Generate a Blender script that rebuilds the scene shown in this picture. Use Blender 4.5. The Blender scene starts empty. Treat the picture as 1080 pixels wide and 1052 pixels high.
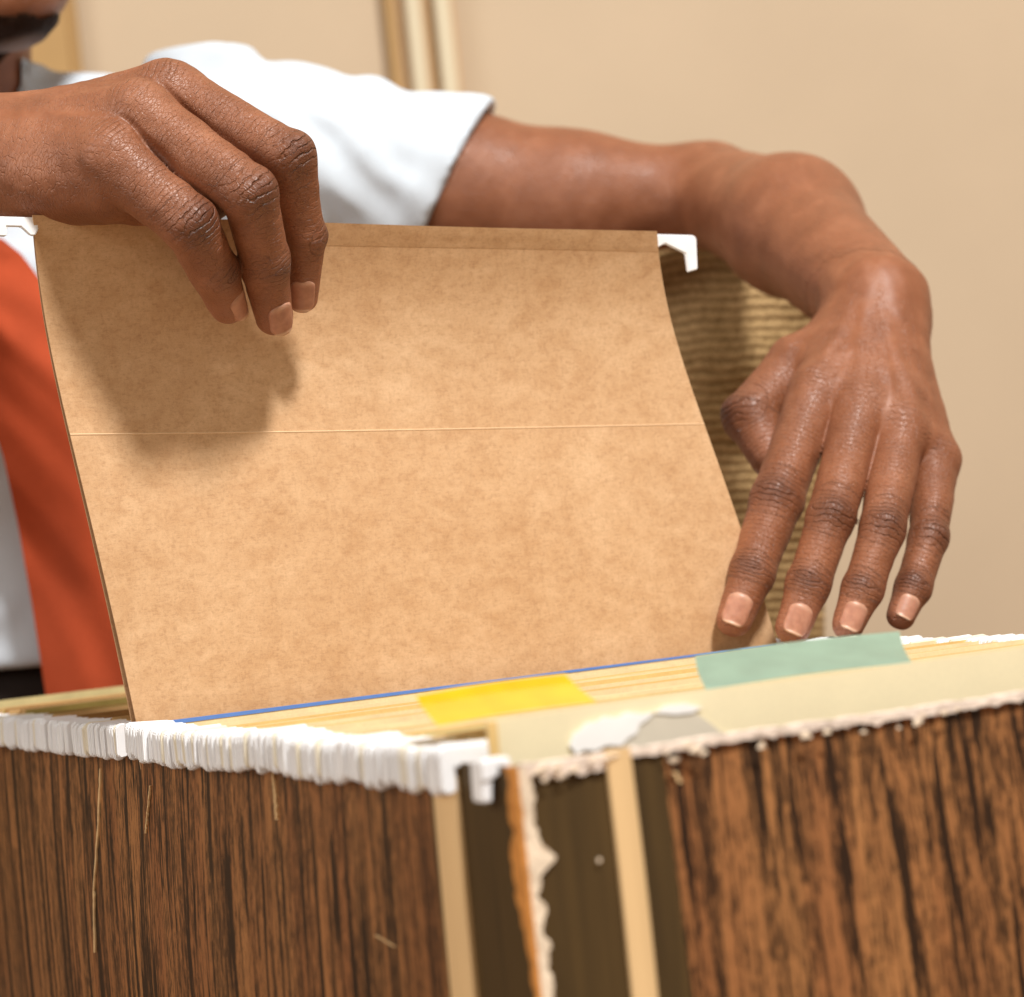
import bpy, bmesh, math, random
import numpy as np
from mathutils import Matrix, Vector

random.seed(7)
rng = np.random.default_rng(11)
S = bpy.context.scene
COL = S.collection
rad = math.radians

# ------------------------------------------------------------------ camera
RIM = 0.29                      # height of the box rim above the floor
FPX, CX, CY = 3000.0, 540.0, 526.0
YAW, ROLL = rad(25), rad(6)
DIST = 0.90
PITCH = rad(0.65)
_r = np.array([math.cos(YAW), -math.sin(YAW), 0.0])
_fh = np.array([math.sin(YAW), math.cos(YAW), 0.0])
_z = np.array([0, 0, 1.0])
FW = _fh * math.cos(PITCH) + _z * math.sin(PITCH)
_up = _z * math.cos(PITCH) - _fh * math.sin(PITCH)
RT = _r * math.cos(ROLL) - _up * math.sin(ROLL)
DN = -_up * math.cos(ROLL) - _r * math.sin(ROLL)


def ray(x, y):
    return FW + RT * ((x - CX) / FPX) + DN * ((y - CY) / FPX)


CAM = np.array([0, 0, RIM]) - ray(548, 812) * DIST


def P(x, y, d):
    """photo pixel + distance along the view axis (m) -> world point"""
    return CAM + ray(x, y) * d


def on_y(x, y, Y):
    """photo pixel -> point on the upright plane y = Y"""
    r = ray(x, y)
    return CAM + r * ((Y - CAM[1]) / r[1])


def on_x(x, y, X):
    r = ray(x, y)
    return CAM + r * ((X - CAM[0]) / r[0])


def W(right, up, toward):
    v = RT * right - DN * up - FW * toward
    return v / np.linalg.norm(v)


cd = bpy.data.cameras.new('camera')
cam = bpy.data.objects.new('camera', cd)
COL.objects.link(cam)
cam.matrix_world = Matrix((
    (RT[0], -DN[0], -FW[0], CAM[0]),
    (RT[1], -DN[1], -FW[1], CAM[1]),
    (RT[2], -DN[2], -FW[2], CAM[2]),
    (0, 0, 0, 1)))
cd.sensor_fit = 'HORIZONTAL'
cd.sensor_width = 36.0
cd.lens = 36.0 * FPX / 1080.0
cd.clip_start, cd.clip_end = 0.05, 60.0
cd.dof.use_dof = True
cd.dof.focus_distance = 1.255
cd.dof.aperture_fstop = 9.0
S.camera = cam

# ------------------------------------------------------------------ light
wd = bpy.data.worlds.new('World')
S.world = wd
wd.use_nodes = True
bg = wd.node_tree.nodes['Background']
bg.inputs[0].default_value = (1.0, 0.83, 0.65, 1)
bg.inputs[1].default_value = 0.47

kl = bpy.data.lights.new('key_lamp', 'AREA')
kl.shape = 'DISK'
kl.size = 0.75
kl.energy = 450
kl.color = (1.0, 0.965, 0.92)
key = bpy.data.objects.new('key_lamp', kl)
COL.objects.link(key)
_target = P(250, 300, 1.27)
_L = W(0.24, 0.90, 0.50)
key.location = Vector(_target + _L * 5.0)
key.rotation_euler = Vector(_L).to_track_quat('Z', 'Y').to_euler()

# large soft fill lamp added at the camera's left to lift the left panel
fl = bpy.data.lights.new('fill_light', 'AREA')
fl.shape = 'RECTANGLE'
fl.size, fl.size_y = 1.8, 1.4
fl.energy = 58
fl.color = (1.0, 0.97, 0.93)
fill = bpy.data.objects.new('fill_light', fl)
COL.objects.link(fill)
_F = W(-0.80, 0.35, 0.62)
fill.location = Vector(_target + _F * 3.2)
fill.rotation_euler = Vector(_F).to_track_quat('Z', 'Y').to_euler()

S.view_settings.view_transform = 'Standard'
S.view_settings.look = 'None'
S.view_settings.gamma = 1.0
S.view_settings.use_curve_mapping = False
S.view_settings.exposure = -0.31
S.render.engine = 'CYCLES'
S.cycles.use_denoising = True
S.cycles.max_bounces = 8


# ------------------------------------------------------------------ helpers
def srgb(r, g, b):
    f = lambda c: (c / 255 / 12.92) if c / 255 <= 0.04045 else ((c / 255 + 0.055) / 1.055) ** 2.4
    return (f(r), f(g), f(b), 1.0)


def link(o, parent=None):
    COL.objects.link(o)
    if parent is not None:
        o.parent = parent
    return o


def tag(o, label=None, cat=None, group=None, kind=None):
    if label: o['label'] = label
    if cat: o['category'] = cat
    if group: o['group'] = group
    if kind: o['kind'] = kind
    return o


def empty(name, loc=(0, 0, 0)):
    o = bpy.data.objects.new(name, None)
    o.location = loc
    o.empty_display_size = 0.02
    COL.objects.link(o)
    return o


def mesh_np(name, v, quads, smooth=True):
    v = np.asarray(v, np.float32)
    q = np.asarray(quads, np.int32)
    k = q.shape[1]
    me = bpy.data.meshes.new(name)
    me.vertices.add(len(v))
    me.vertices.foreach_set('co', v.ravel())
    me.loops.add(q.size)
    me.loops.foreach_set('vertex_index', q.ravel())
    me.polygons.add(len(q))
    me.polygons.foreach_set('loop_start', np.arange(len(q), dtype=np.int32) * k)
    me.polygons.foreach_set('loop_total', np.full(len(q), k, np.int32))
    me.update(calc_edges=True)
    me.validate()
    if smooth:
        me.polygons.foreach_set('use_smooth', np.ones(len(me.polygons), bool))
    return me


def obj(name, me, mat=None, parent=None):
    o = bpy.data.objects.new(name, me)
    if mat is not None:
        if len(me.materials) == 0:
            me.materials.append(mat)
    return link(o, parent)


def box_mesh(name, lo, hi, bevel=0.0):
    bm = bmesh.new()
    bmesh.ops.create_cube(bm, size=1)
    for v in bm.verts:
        v.co = Vector([lo[i] + (v.co[i] + .5) * (hi[i] - lo[i]) for i in range(3)])
    if bevel:
        bmesh.ops.bevel(bm, geom=bm.edges[:], offset=bevel, segments=2, affect='EDGES', profile=0.7)
    me = bpy.data.meshes.new(name)
    bm.to_mesh(me); bm.free()
    return me


def prism(name, pts, a, b, axes, bevel=0.0):
    """outline pts (2-D) extruded from a to b; axes: function (p, q, w) -> xyz"""
    bm = bmesh.new()
    lo = [bm.verts.new(axes(p[0], p[1], a)) for p in pts]
    hi = [bm.verts.new(axes(p[0], p[1], b)) for p in pts]
    n = len(pts)
    bm.faces.new(lo); bm.faces.new(hi[::-1])
    for i in range(n):
        bm.faces.new((lo[i], hi[i], hi[(i + 1) % n], lo[(i + 1) % n]))
    bmesh.ops.recalc_face_normals(bm, faces=bm.faces[:])
    if bevel:
        bmesh.ops.bevel(bm, geom=bm.edges[:], offset=bevel, segments=2, affect='EDGES')
    me = bpy.data.meshes.new(name)
    bm.to_mesh(me); bm.free()
    return me


def grid_mesh(name, fn, nu, nv, thick=None, smooth=True):
    """fn(u,v)->xyz over [0,1]^2; thick: function adding a back sheet offset vector"""
    u = np.linspace(0, 1, nu + 1); v = np.linspace(0, 1, nv + 1)
    pts = np.array([fn(a, b) for b in v for a in u])
    idx = np.arange((nu + 1) * (nv + 1)).reshape(nv + 1, nu + 1)
    q = np.stack([idx[:-1, :-1], idx[:-1, 1:], idx[1:, 1:], idx[1:, :-1]], -1).reshape(-1, 4)
    if thick is not None:
        n = len(pts)
        pts = np.vstack([pts, pts + np.asarray(thick)])
        qb = q[:, ::-1] + n
        rim = np.concatenate([idx[0, :], idx[1:, -1], idx[-1, -2::-1], idx[-2:0:-1, 0]])
        r2 = np.roll(rim, -1)
        side = np.stack([rim, rim + n, r2 + n, r2], -1)
        q = np.vstack([q, qb, side])
    me = mesh_np(name, pts, q, smooth)
    bm = bmesh.new(); bm.from_mesh(me)
    bmesh.ops.recalc_face_normals(bm, faces=bm.faces[:])
    bm.to_mesh(me); bm.free()
    if thick is not None:
        me.set_sharp_from_angle(angle=rad(35))
    return me


# value noise -------------------------------------------------------
_perm = rng.random((32, 32, 32)).astype(np.float32)


def noise3(p, scale, off=0.0):
    q = np.asarray(p) * scale + off
    i = np.floor(q).astype(np.int64)
    f = (q - i).astype(np.float32)
    f = f * f * (3 - 2 * f)
    r = 0
    for dx in (0, 1):
        wx = f[..., 0] if dx else 1 - f[..., 0]
        for dy in (0, 1):
            wy = f[..., 1] if dy else 1 - f[..., 1]
            for dz in (0, 1):
                wz = f[..., 2] if dz else 1 - f[..., 2]
                r = r + _perm[(i[..., 0] + dx) % 32, (i[..., 1] + dy) % 32, (i[..., 2] + dz) % 32] * wx * wy * wz
    return r * 2 - 1


def n1(t, seed=0.0):
    return float(noise3(np.array([[t, seed * 3.7, seed * 1.3]]), 1.0)[0])


# ------------------------------------------------------------------ materials
class NT:
    def __init__(self, name, rough=0.6, spec=0.4):
        self.m = bpy.data.materials.new(name)
        self.m.use_nodes = True
        self.t = self.m.node_tree
        self.n = self.t.nodes
        self.b = self.n['Principled BSDF']
        self.b.inputs['Roughness'].default_value = rough
        self.b.inputs['Specular IOR Level'].default_value = spec

    def new(self, typ, **kw):
        n = self.n.new(typ)
        for k, v in kw.items():
            if hasattr(n, k):
                setattr(n, k, v)
            else:
                n.inputs[k].default_value = v
        return n

    def lk(self, a, b):
        self.t.links.new(a, b)

    def coord(self, scale=(1, 1, 1), kind='Object', rot=(0, 0, 0)):
        c = self.new('ShaderNodeTexCoord')
        m = self.new('ShaderNodeMapping')
        m.inputs['Scale'].default_value = scale
        m.inputs['Rotation'].default_value = rot
        self.lk(c.outputs[kind], m.inputs[0])
        return m.outputs[0]

    def noise(self, vec, scale, detail=3, rough=0.5, dist=0.0):
        n = self.new('ShaderNodeTexNoise')
        n.inputs['Scale'].default_value = scale
        n.inputs['Detail'].default_value = detail
        n.inputs['Roughness'].default_value = rough
        n.inputs['Distortion'].default_value = dist
        self.lk(vec, n.inputs['Vector'])
        return n.outputs['Fac']

    def ramp(self, fac, stops, interp='LINEAR'):
        r = self.new('ShaderNodeValToRGB')
        r.color_ramp.interpolation = interp
        while len(r.color_ramp.elements) < len(stops):
            r.color_ramp.elements.new(0.5)
        for e, (p, c) in zip(r.color_ramp.elements, stops):
            e.position = p
            e.color = c if len(c) == 4 else (*c, 1)
        self.lk(fac, r.inputs[0])
        return r.outputs[0]

    def mix(self, fac, a, b, mode='MIX'):
        m = self.new('ShaderNodeMix', data_type='RGBA', blend_type=mode)
        for s, x in ((m.inputs[0], fac), (m.inputs[6], a), (m.inputs[7], b)):
            if hasattr(x, 'links') or hasattr(x, 'is_linked'):
                self.lk(x, s)
            else:
                s.default_value = x
        return m.outputs[2]

    def math(self, op, a, b=0.0, clamp=False):
        m = self.new('ShaderNodeMath', operation=op, use_clamp=clamp)
        for s, x in ((m.inputs[0], a), (m.inputs[1], b)):
            if hasattr(x, 'is_linked'):
                self.lk(x, s)
            else:
                s.default_value = x
        return m.outputs[0]

    def bump(self, h, strength=0.3, dist=0.001, prev=None):
        b = self.new('ShaderNodeBump')
        b.inputs['Strength'].default_value = strength
        b.inputs['Distance'].default_value = dist
        self.lk(h, b.inputs['Height'])
        if prev is not None:
            self.lk(prev, b.inputs['Normal'])
        return b.outputs[0]

    def color(self, c):
        if hasattr(c, 'is_linked'):
            self.lk(c, self.b.inputs['Base Color'])
        else:
            self.b.inputs['Base Color'].default_value = c

    def normal(self, n):
        self.lk(n, self.b.inputs['Normal'])


BW0, BW1 = (0, 0, 0, 1), (1, 1, 1, 1)


def paper(name, base, var=0.12, rough=0.75, mott=45, spec=0.25):
    t = NT(name, rough, spec)
    v = t.coord()
    n1_ = t.noise(v, mott, 4, 0.6)
    n2_ = t.noise(v, 900, 3, 0.6)
    dk = tuple(c * (1 - var * 2) for c in base[:3]) + (1,)
    lt = tuple(min(1, c * (1 + var)) for c in base[:3]) + (1,)
    c = t.ramp(n1_, [(0.3, dk), (0.7, lt)])
    f = t.ramp(n2_, [(0.3, (0.8, 0.8, 0.8, 1)), (0.7, BW1)])
    t.color(t.mix(0.5, c, f, 'MULTIPLY'))
    t.normal(t.bump(n2_, 0.15, 0.0004))
    return t.m


def mat_kraft():
    t = NT('kraft_board', 0.55, 0.3)
    v = t.coord()
    a = t.noise(v, 14, 4, 0.6)
    vf1 = t.coord((300, 700, 1100), rot=(0, rad(35), 0))
    vf2 = t.coord((950, 700, 320), rot=(0, rad(-30), 0))
    vf3 = t.coord((420, 700, 1500), rot=(0, rad(-8), 0))
    f1 = t.noise(vf1, 1.0, 3, 0.6, .5)
    f2 = t.noise(vf2, 1.0, 3, 0.6, .5)
    f3 = t.noise(vf3, 1.0, 2, 0.6, .5)
    m = t.noise(v, 230, 5, 0.7, 0.8)
    g = t.noise(v, 1900, 2, 0.6)
    base = t.ramp(a, [(0.3, srgb(208, 169, 128)), (0.72, srgb(223, 188, 149))])
    fm = t.math('MULTIPLY', t.math('ADD', t.math('ADD', f1, f2), f3), 0.3333)
    fib = t.ramp(fm, [(0.40, srgb(205, 188, 170)), (0.50, BW1), (0.60, srgb(255, 252, 246))])
    mot = t.ramp(m, [(0.34, srgb(222, 208, 194)), (0.54, BW1)])
    gr = t.ramp(g, [(0.3, srgb(222, 214, 204)), (0.6, BW1)])
    c = t.mix(0.34, base, fib, 'MULTIPLY')
    c = t.mix(0.34, c, mot, 'MULTIPLY')
    c = t.mix(0.32, c, gr, 'MULTIPLY')
    soft = t.ramp(t.noise(t.coord((70, 70, 110)), 1, 5, 0.7, 0.3), [(0.36, srgb(226, 212, 196)), (0.62, BW1)])
    c = t.mix(0.5, c, soft, 'MULTIPLY')
    t.color(c)
    t.normal(t.bump(fm, 0.2, 0.0003, t.bump(m, 0.08, 0.0008)))
    return t.m


def mat_wood_print(name):
    """printed wood grain: streaks and short pores run up the panel"""
    t = NT(name, 0.5, 0.3)
    def sc(h, z):
        return (h, h, z)
    band = t.noise(t.coord(sc(170, 1.5)), 1, 3, 0.6, 0.0)
    fine = t.noise(t.coord(sc(560, 8)), 1, 3, 0.6, 0.0)
    dash = t.noise(t.coord(sc(1150, 120)), 1, 3, 0.75, 0.05)
    line = t.noise(t.coord(sc(300, 1.5)), 1, 2, 0.5, 0.1)
    big = t.noise(t.coord(sc(30, 2.5)), 1, 2, 0.5)
    ground = t.ramp(big, [(0.3, srgb(142, 93, 55)), (0.5, srgb(168, 116, 70)), (0.7, srgb(152, 100, 60))])
    val = t.math('ADD', t.math('ADD', t.math('MULTIPLY', band, 0.26), t.math('MULTIPLY', fine, 0.28)), t.math('MULTIPLY', dash, 0.46))
    dark = t.ramp(val, [(0.470, BW1), (0.524, BW0)])
    hard = t.ramp(line, [(0.385, BW1), (0.412, BW0)])
    hard2 = t.ramp(t.math('ADD', t.math('MULTIPLY', line, .8), t.math('MULTIPLY', dash, .2)), [(0.41, BW1), (0.45, BW0)])
    line3 = t.noise(t.coord(sc(125, 1.0)), 1, 2, 0.6, 0.05)
    hard3 = t.ramp(t.math('ADD', t.math('MULTIPLY', line3, .86), t.math('MULTIPLY', dash, .14)), [(0.400, BW1), (0.432, BW0)])
    dk = t.math('MAXIMUM', t.math('MAXIMUM', t.math('MULTIPLY', dark, .86), hard), t.math('MAXIMUM', hard2, hard3))
    red = t.ramp(t.noise(t.coord(sc(60, 2)), 1, 2), [(0.45, BW0), (0.6, BW1)])
    g = t.mix(t.math('MULTIPLY', red, 0.22), ground, srgb(138, 80, 46))
    c = t.mix(t.math('MULTIPLY', dk, 0.96), g, srgb(30, 17, 8))
    t.color(c)
    t.normal(t.bump(dk, 0.10, 0.0004))
    return t.m


def mat_simple(name, c, rough=0.6, spec=0.4, var=0.0, scale=30, bump=0.0, bscale=300, stretch=(1, 1, 1)):
    t = NT(name, rough, spec)
    v = t.coord(stretch)
    if var:
        n = t.noise(v, scale, 4, 0.6)
        dk = tuple(x * (1 - var) for x in c[:3]) + (1,)
        lt = tuple(min(1, x * (1 + var)) for x in c[:3]) + (1,)
        t.color(t.ramp(n, [(0.3, dk), (0.7, lt)]))
    else:
        t.color(c)
    if bump:
        t.normal(t.bump(t.noise(v, bscale, 3, 0.6), bump, 0.001))
    return t.m


def mat_skin():
    t = NT('skin', 0.45, 0.52)
    at = t.new('ShaderNodeAttribute', attribute_name='tone')
    sep = t.new('ShaderNodeSeparateColor')
    t.lk(at.outputs['Color'], sep.inputs[0])
    su = t.new('ShaderNodeAttribute', attribute_name='suv')
    sx = t.new('ShaderNodeSeparateColor')
    t.lk(su.outputs['Color'], sx.inputs[0])
    v = t.coord()
    big = t.noise(v, 55, 4, 0.6)
    fine = t.noise(v, 900, 3, 0.65)
    base = t.ramp(big, [(0.3, srgb(134, 82, 54)), (0.52, srgb(147, 92, 62)), (0.75, srgb(163, 107, 76))])
    c = t.mix(sep.outputs[0], base, srgb(82, 44, 28))            # knuckle pigment
    c = t.mix(sep.outputs[1], c, srgb(176, 118, 92))            # paler palm side and finger tips
    fr = t.ramp(fine, [(0.3, (0.80, 0.78, 0.77, 1)), (0.7, BW1)])
    c = t.mix(0.6, c, fr, 'MULTIPLY')
    t.color(c)
    # fine criss-cross lines, longer across the finger than along it
    cb = t.new('ShaderNodeCombineXYZ')
    wob = t.math('MULTIPLY', t.math('SUBTRACT', t.noise(v, 420, 3, 0.6), 0.5), 0.0016)
    wob2 = t.math('MULTIPLY', t.math('SUBTRACT', t.noise(v, 300, 2, 0.6), 0.5), 0.0020)
    t.lk(t.math('ADD', sx.outputs[1], wob), cb.inputs[0])
    t.lk(t.math('MULTIPLY', t.math('ADD', sx.outputs[2], wob2), 0.5), cb.inputs[1])
    vo = t.new('ShaderNodeTexVoronoi', feature='DISTANCE_TO_EDGE', voronoi_dimensions='2D')
    vo.inputs['Scale'].default_value = 900
    t.lk(cb.outputs[0], vo.inputs['Vector'])
    cr = t.ramp(vo.outputs[0], [(0.0, BW0), (0.14, BW1)])
    vo2 = t.new('ShaderNodeTexVoronoi', feature='DISTANCE_TO_EDGE', voronoi_dimensions='2D')
    vo2.inputs['Scale'].default_value = 420
    t.lk(cb.outputs[0], vo2.inputs['Vector'])
    cr2 = t.ramp(vo2.outputs[0], [(0.0, BW0), (0.07, BW1)])
    cl = t.new('ShaderNodeAttribute', attribute_name='clear').outputs['Fac']
    cr = t.mix(cl, BW1, cr)
    cr2 = t.mix(cl, BW1, cr2)
    # knuckle folds
    ph = t.math('ADD', sx.outputs[0], t.math('MULTIPLY', t.math('ADD', t.math('SUBTRACT', t.noise(v, 330, 2, 0.5), 0.5), t.math('MULTIPLY', t.math('SUBTRACT', t.noise(v, 100, 2, 0.5), 0.5), 2.6)), 0.62))
    wv = t.math('COSINE', t.math('MULTIPLY', ph, 6.2832))
    gr = t.math('POWER', t.math('MAXIMUM', wv, 0.0), 4.0)
    brk = t.ramp(t.noise(v, 240, 2, 0.6), [(0.34, (.35,) * 3), (0.58, BW1)])
    fd = t.math('MULTIPLY', t.math('MULTIPLY', gr, sep.outputs[2]), brk)
    fd = t.math('SUBTRACT', 1.0, t.math('MULTIPLY', fd, cl))
    b = t.bump(cr, 0.34, 0.00055)
    b = t.bump(cr2, 0.42, 0.0009, b)
    b = t.bump(fine, 0.10, 0.0006, b)
    b = t.bump(fd, 1.0, 0.0014, b)
    t.normal(b)
    r = t.ramp(big, [(0.3, (0.40,) * 3), (0.7, (0.52,) * 3)])
    t.lk(r, t.b.inputs['Roughness'])
    t.b.inputs['Subsurface Weight'].default_value = 0.08
    t.b.inputs['Subsurface Radius'].default_value = (1.0, 0.35, 0.2)
    t.b.inputs['Subsurface Scale'].default_value = 0.002
    return t.m


def mat_cord():
    t = NT('olive_rib_cloth', 0.9, 0.1)
    v = t.coord(rot=(0, rad(-4), rad(8)))
    w = t.new('ShaderNodeTexWave', wave_type='BANDS', bands_direction='Z')
    w.inputs['Scale'].default_value = 50
    w.inputs['Distortion'].default_value = 3.5
    w.inputs['Detail'].default_value = 3
    w.inputs['Detail Scale'].default_value = 0.9
    t.lk(v, w.inputs['Vector'])
    k = t.noise(v, 420, 2, 0.6)
    big = t.noise(v, 16, 3, 0.6)
    g = t.ramp(big, [(0.35, srgb(182, 152, 106)), (0.65, srgb(212, 180, 132))])
    wv = t.ramp(w.outputs[0], [(0.1, srgb(150, 140, 120)), (0.6, BW1)])
    c = t.mix(0.6, g, wv, 'MULTIPLY')
    kk = t.ramp(k, [(0.35, srgb(165, 155, 140)), (0.6, BW1)])
    t.color(t.mix(0.7, c, kk, 'MULTIPLY'))
    t.normal(t.bump(w.outputs[0], 0.4, 0.0025, t.bump(k, 0.6, 0.0015)))
    return t.m


M = {}
M['kraft'] = mat_kraft()
M['wood_side'] = mat_wood_print('wood_grain_print')
M['skin'] = mat_skin()
M['wall'] = mat_simple('wall_plaster', srgb(200, 180, 154), 0.85, 0.2, 0.05, 2.2, 0.15, 60)
M['trim_tan'] = mat_simple('trim_tan', srgb(204, 172, 134), 0.7, 0.3, 0.05, 4)
M['trim_cream'] = mat_simple('trim_cream', srgb(216, 204, 176), 0.6, 0.3, 0.04, 4)
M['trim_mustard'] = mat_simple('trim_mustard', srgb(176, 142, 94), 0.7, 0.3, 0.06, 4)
M['floor'] = mat_simple('floor', srgb(120, 92, 66), 0.7, 0.3, 0.2, 6, 0.2, 40)
M['plastic'] = mat_simple('white_plastic', srgb(243, 246, 250), 0.38, 0.5, 0.05, 60)
M['plastic_warm'] = mat_simple('ivory_plastic', srgb(238, 232, 214), 0.4, 0.5, 0.06, 60)
M['cream'] = paper('cream_paper', srgb(238, 220, 176), 0.06)
M['yellowish'] = paper('straw_paper', srgb(232, 198, 132), 0.06)
M['buff'] = paper('buff_paper', srgb(216, 178, 122), 0.08)
M['olive'] = paper('olive_paper', srgb(168, 150, 84), 0.10)
M['pale_olive'] = paper('pale_olive_paper', srgb(206, 192, 140), 0.08)
M['brown'] = paper('brown_paper', srgb(176, 132, 78), 0.10)
M['blue'] = mat_simple('blue_edging', srgb(92, 134, 208), 0.5, 0.4, 0.06, 80)
M['card'] = paper('cream_card', srgb(246, 234, 196), 0.03, 0.7, 20)
M['tape_dark'] = mat_simple('dark_binding_cloth', srgb(74, 56, 28), 0.6, 0.3, 0.30, 1, 0.25, 3, (160, 160, 8))
M['strip'] = mat_simple('bone_strip', srgb(226, 192, 142), 0.55, 0.4, 0.06, 1, 0.1, 4, (60, 60, 6))
M['torn'] = mat_simple('torn_paper', srgb(232, 214, 190), 0.9, 0.1, 0.12, 120, 0.5, 500)
M['torn_pink'] = mat_simple('frayed_rim', srgb(224, 208, 194), 0.9, 0.1, 0.20, 160, 0.5, 500)
M['core'] = mat_simple('raw_board', srgb(206, 142, 76), 0.9, 0.1, 0.14, 120, 0.5, 500)
M['white_paper'] = mat_simple('white_paper', srgb(250, 250, 248), 0.7, 0.2, 0.03, 60)
M['grey_paper'] = mat_simple('grey_paper', srgb(216, 208, 190), 0.7, 0.2, 0.05, 60)
M['liner'] = mat_simple('box_liner', srgb(150, 112, 72), 0.8, 0.2, 0.1, 30)
M['shirt'] = mat_simple('white_cotton', srgb(208, 219, 230), 0.9, 0.1, 0.02, 12, 0.25, 900)
M['rust'] = mat_simple('rust_cloth', srgb(184, 80, 48), 0.85, 0.15, 0.09, 26, 0.3, 600)
M['black'] = mat_simple('black_cloth', srgb(34, 26, 22), 0.8, 0.2, 0.1, 40)
M['cord'] = mat_cord()
M['shoe'] = mat_simple('brown_leather', srgb(84, 54, 34), 0.45, 0.4, 0.1, 40)
M['hair'] = mat_simple('black_hair', srgb(34, 24, 18), 0.7, 0.3, 0.3, 300, 0.8, 500)
M['eye'] = mat_simple('eye_white', srgb(226, 220, 210), 0.2, 0.5)


def tab_mat(name, c, trans):
    t = NT(name, 0.3, 0.5)
    v = t.coord()
    n = t.noise(v, 70, 3, 0.6)
    dk = tuple(x * 0.86 for x in c[:3]) + (1,)
    t.color(t.ramp(n, [(0.35, dk), (0.65, c)]))
    t.b.inputs['Transmission Weight'].default_value = trans
    t.b.inputs['IOR'].default_value = 1.3
    return t.m


M['tab_yellow'] = tab_mat('yellow_plastic', srgb(230, 182, 22), 0.15)
M['tab_teal'] = tab_mat('teal_plastic', srgb(158, 190, 172), 0.36)


def mat_beard():
    t = NT('beard', 0.8, 0.2)
    v = t.coord()
    n = t.noise(v, 260, 3, 0.7)
    at = t.new('ShaderNodeAttribute', attribute_name='tone')
    sep = t.new('ShaderNodeSeparateColor')
    t.lk(at.outputs['Color'], sep.inputs[0])
    c = t.mix(sep.outputs[0], srgb(42, 26, 16), srgb(176, 160, 154))
    t.color(t.mix(t.math('MULTIPLY', n, 0.3), c, srgb(60, 40, 26)))
    t.normal(t.bump(n, 0.6, 0.002))
    return t.m


M['beard'] = mat_beard()


def mat_nail():
    t = NT('nail', 0.40, 0.45)
    t.b.inputs['Subsurface Weight'].default_value = 0.1
    t.b.inputs['Subsurface Scale'].default_value = 0.002
    uv = t.new('ShaderNodeAttribute', attribute_name='tone')
    sep = t.new('ShaderNodeSeparateColor')
    t.lk(uv.outputs['Color'], sep.inputs[0])
    v = t.coord()
    n = t.noise(v, 300, 2)
    b = t.ramp(n, [(0.3, srgb(166, 114, 92)), (0.7, srgb(186, 134, 110))])
    t.color(t.mix(sep.outputs[0], b, srgb(214, 178, 150)))
    return t.m


M['nail'] = mat_nail()

# ------------------------------------------------------------------ setting
WALL_D = 2.75


def wall_frame():
    o = P(540, 526, WALL_D)
    return o


# the wall faces the room square to the camera's heading, upright
WO = CAM + _fh * WALL_D


def wp(a, z, out=0.0):
    """a: metres to the right along the wall, z: height, out: metres towards the room"""
    p = WO + _r * a - _fh * out
    return (p[0], p[1], z)


def wall_box(name, a0, a1, z0, z1, o0, o1, mat, parent=None, bevel=0.0):
    pts = [(a0, o0), (a1, o0), (a1, o1), (a0, o1)]
    me = prism(name, pts, z0, z1, lambda a, o, z: wp(a, z, o), bevel)
    return obj(name, me, mat, parent)


def wall_a(px, py):
    r = ray(px, py)
    t = (WO - CAM) @ _fh / (r @ _fh)
    p = CAM + r * t
    return (p - WO) @ _r


tag(wall_box('wall', -3.0, 3.0, 0, 2.6, -0.12, 0.0, M['wall']), kind='structure')
bm = bmesh.new()
for v in [(-3, -3), (4, -3), (4, 4), (-3, 4)]:
    bm.verts.new((v[0], v[1], 0))
bm.faces.new(bm.verts)
me = bpy.data.meshes.new('floor'); bm.to_mesh(me); bm.free()
tag(obj('floor', me, M['floor']), kind='structure')

ab = wall_a(446, 50)
fr = empty('door_frame', wp(ab, 0, 0.0))
tag(fr, 'upright tan and cream door frame moulding on the wall above the white sleeve', 'door frame')


def fpart(name, a0, a1, o0, o1, mat):
    o = wall_box(name, a0, a1, 0.002, 2.598, o0, o1, mat, None, 0.002)
    o.parent = fr
    o.matrix_parent_inverse = Matrix.Translation(-Vector(fr.location))


S1 = 1 / (FPX / WALL_D)
fpart('backing_board', ab - 35 * S1, ab + 37 * S1, 0.001, 0.012, M['trim_tan'])
fpart('mustard_bead', ab - 36 * S1, ab - 25 * S1, 0.0125, 0.020, M['trim_mustard'])  # narrow bead in the darker mustard trim colour
fpart('batten', ab - 13 * S1, ab + 2 * S1, 0.0125, 0.034, M['trim_cream'])
fpart('batten', ab + 17 * S1, ab + 33 * S1, 0.0125, 0.034, M['trim_cream'])
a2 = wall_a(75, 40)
o = wall_box('wall_shade_strip', a2 - 75 * S1, a2 + 10 * S1, 0.0, 2.6, 0.001, 0.03, M['trim_mustard'], None, 0.008)  # strip coloured darker to stand for the blurred shading on the wall
tag(o, 'mustard brown upright strip on the wall behind the bearded chin, coloured as wall shading', 'wall strip')

# ------------------------------------------------------------------ storage box
BW, BL, TH = 0.332, 0.71, 0.004
box = empty('storage_box', (0, 0, 0))
tag(box, 'worn brown wood-grain cardboard box with dark taped corner, full of hanging folders', 'box')


def bulge(h):
    return 0.006 * math.sin(math.pi * min(max(h / RIM, 0), 1))


def left_panel(u, v):
    y = u * BL; z = 0.001 + v * (RIM - 0.001)
    b = math.sin(math.pi * u) * bulge(z)
    return (-b + 0.0004 * n1(y * 60 + 5, 2), y, z + 0.0006 * n1(y * 80, 1) * (v > .99))


def front_panel(u, v):
    x = u * BW; z = 0.001 + v * (RIM - 0.001)
    b = math.sin(math.pi * u) * bulge(z)
    return (x, -b + 0.0004 * n1(x * 60, 3), z + 0.0007 * n1(x * 120, 4) * (v > .99))


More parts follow.
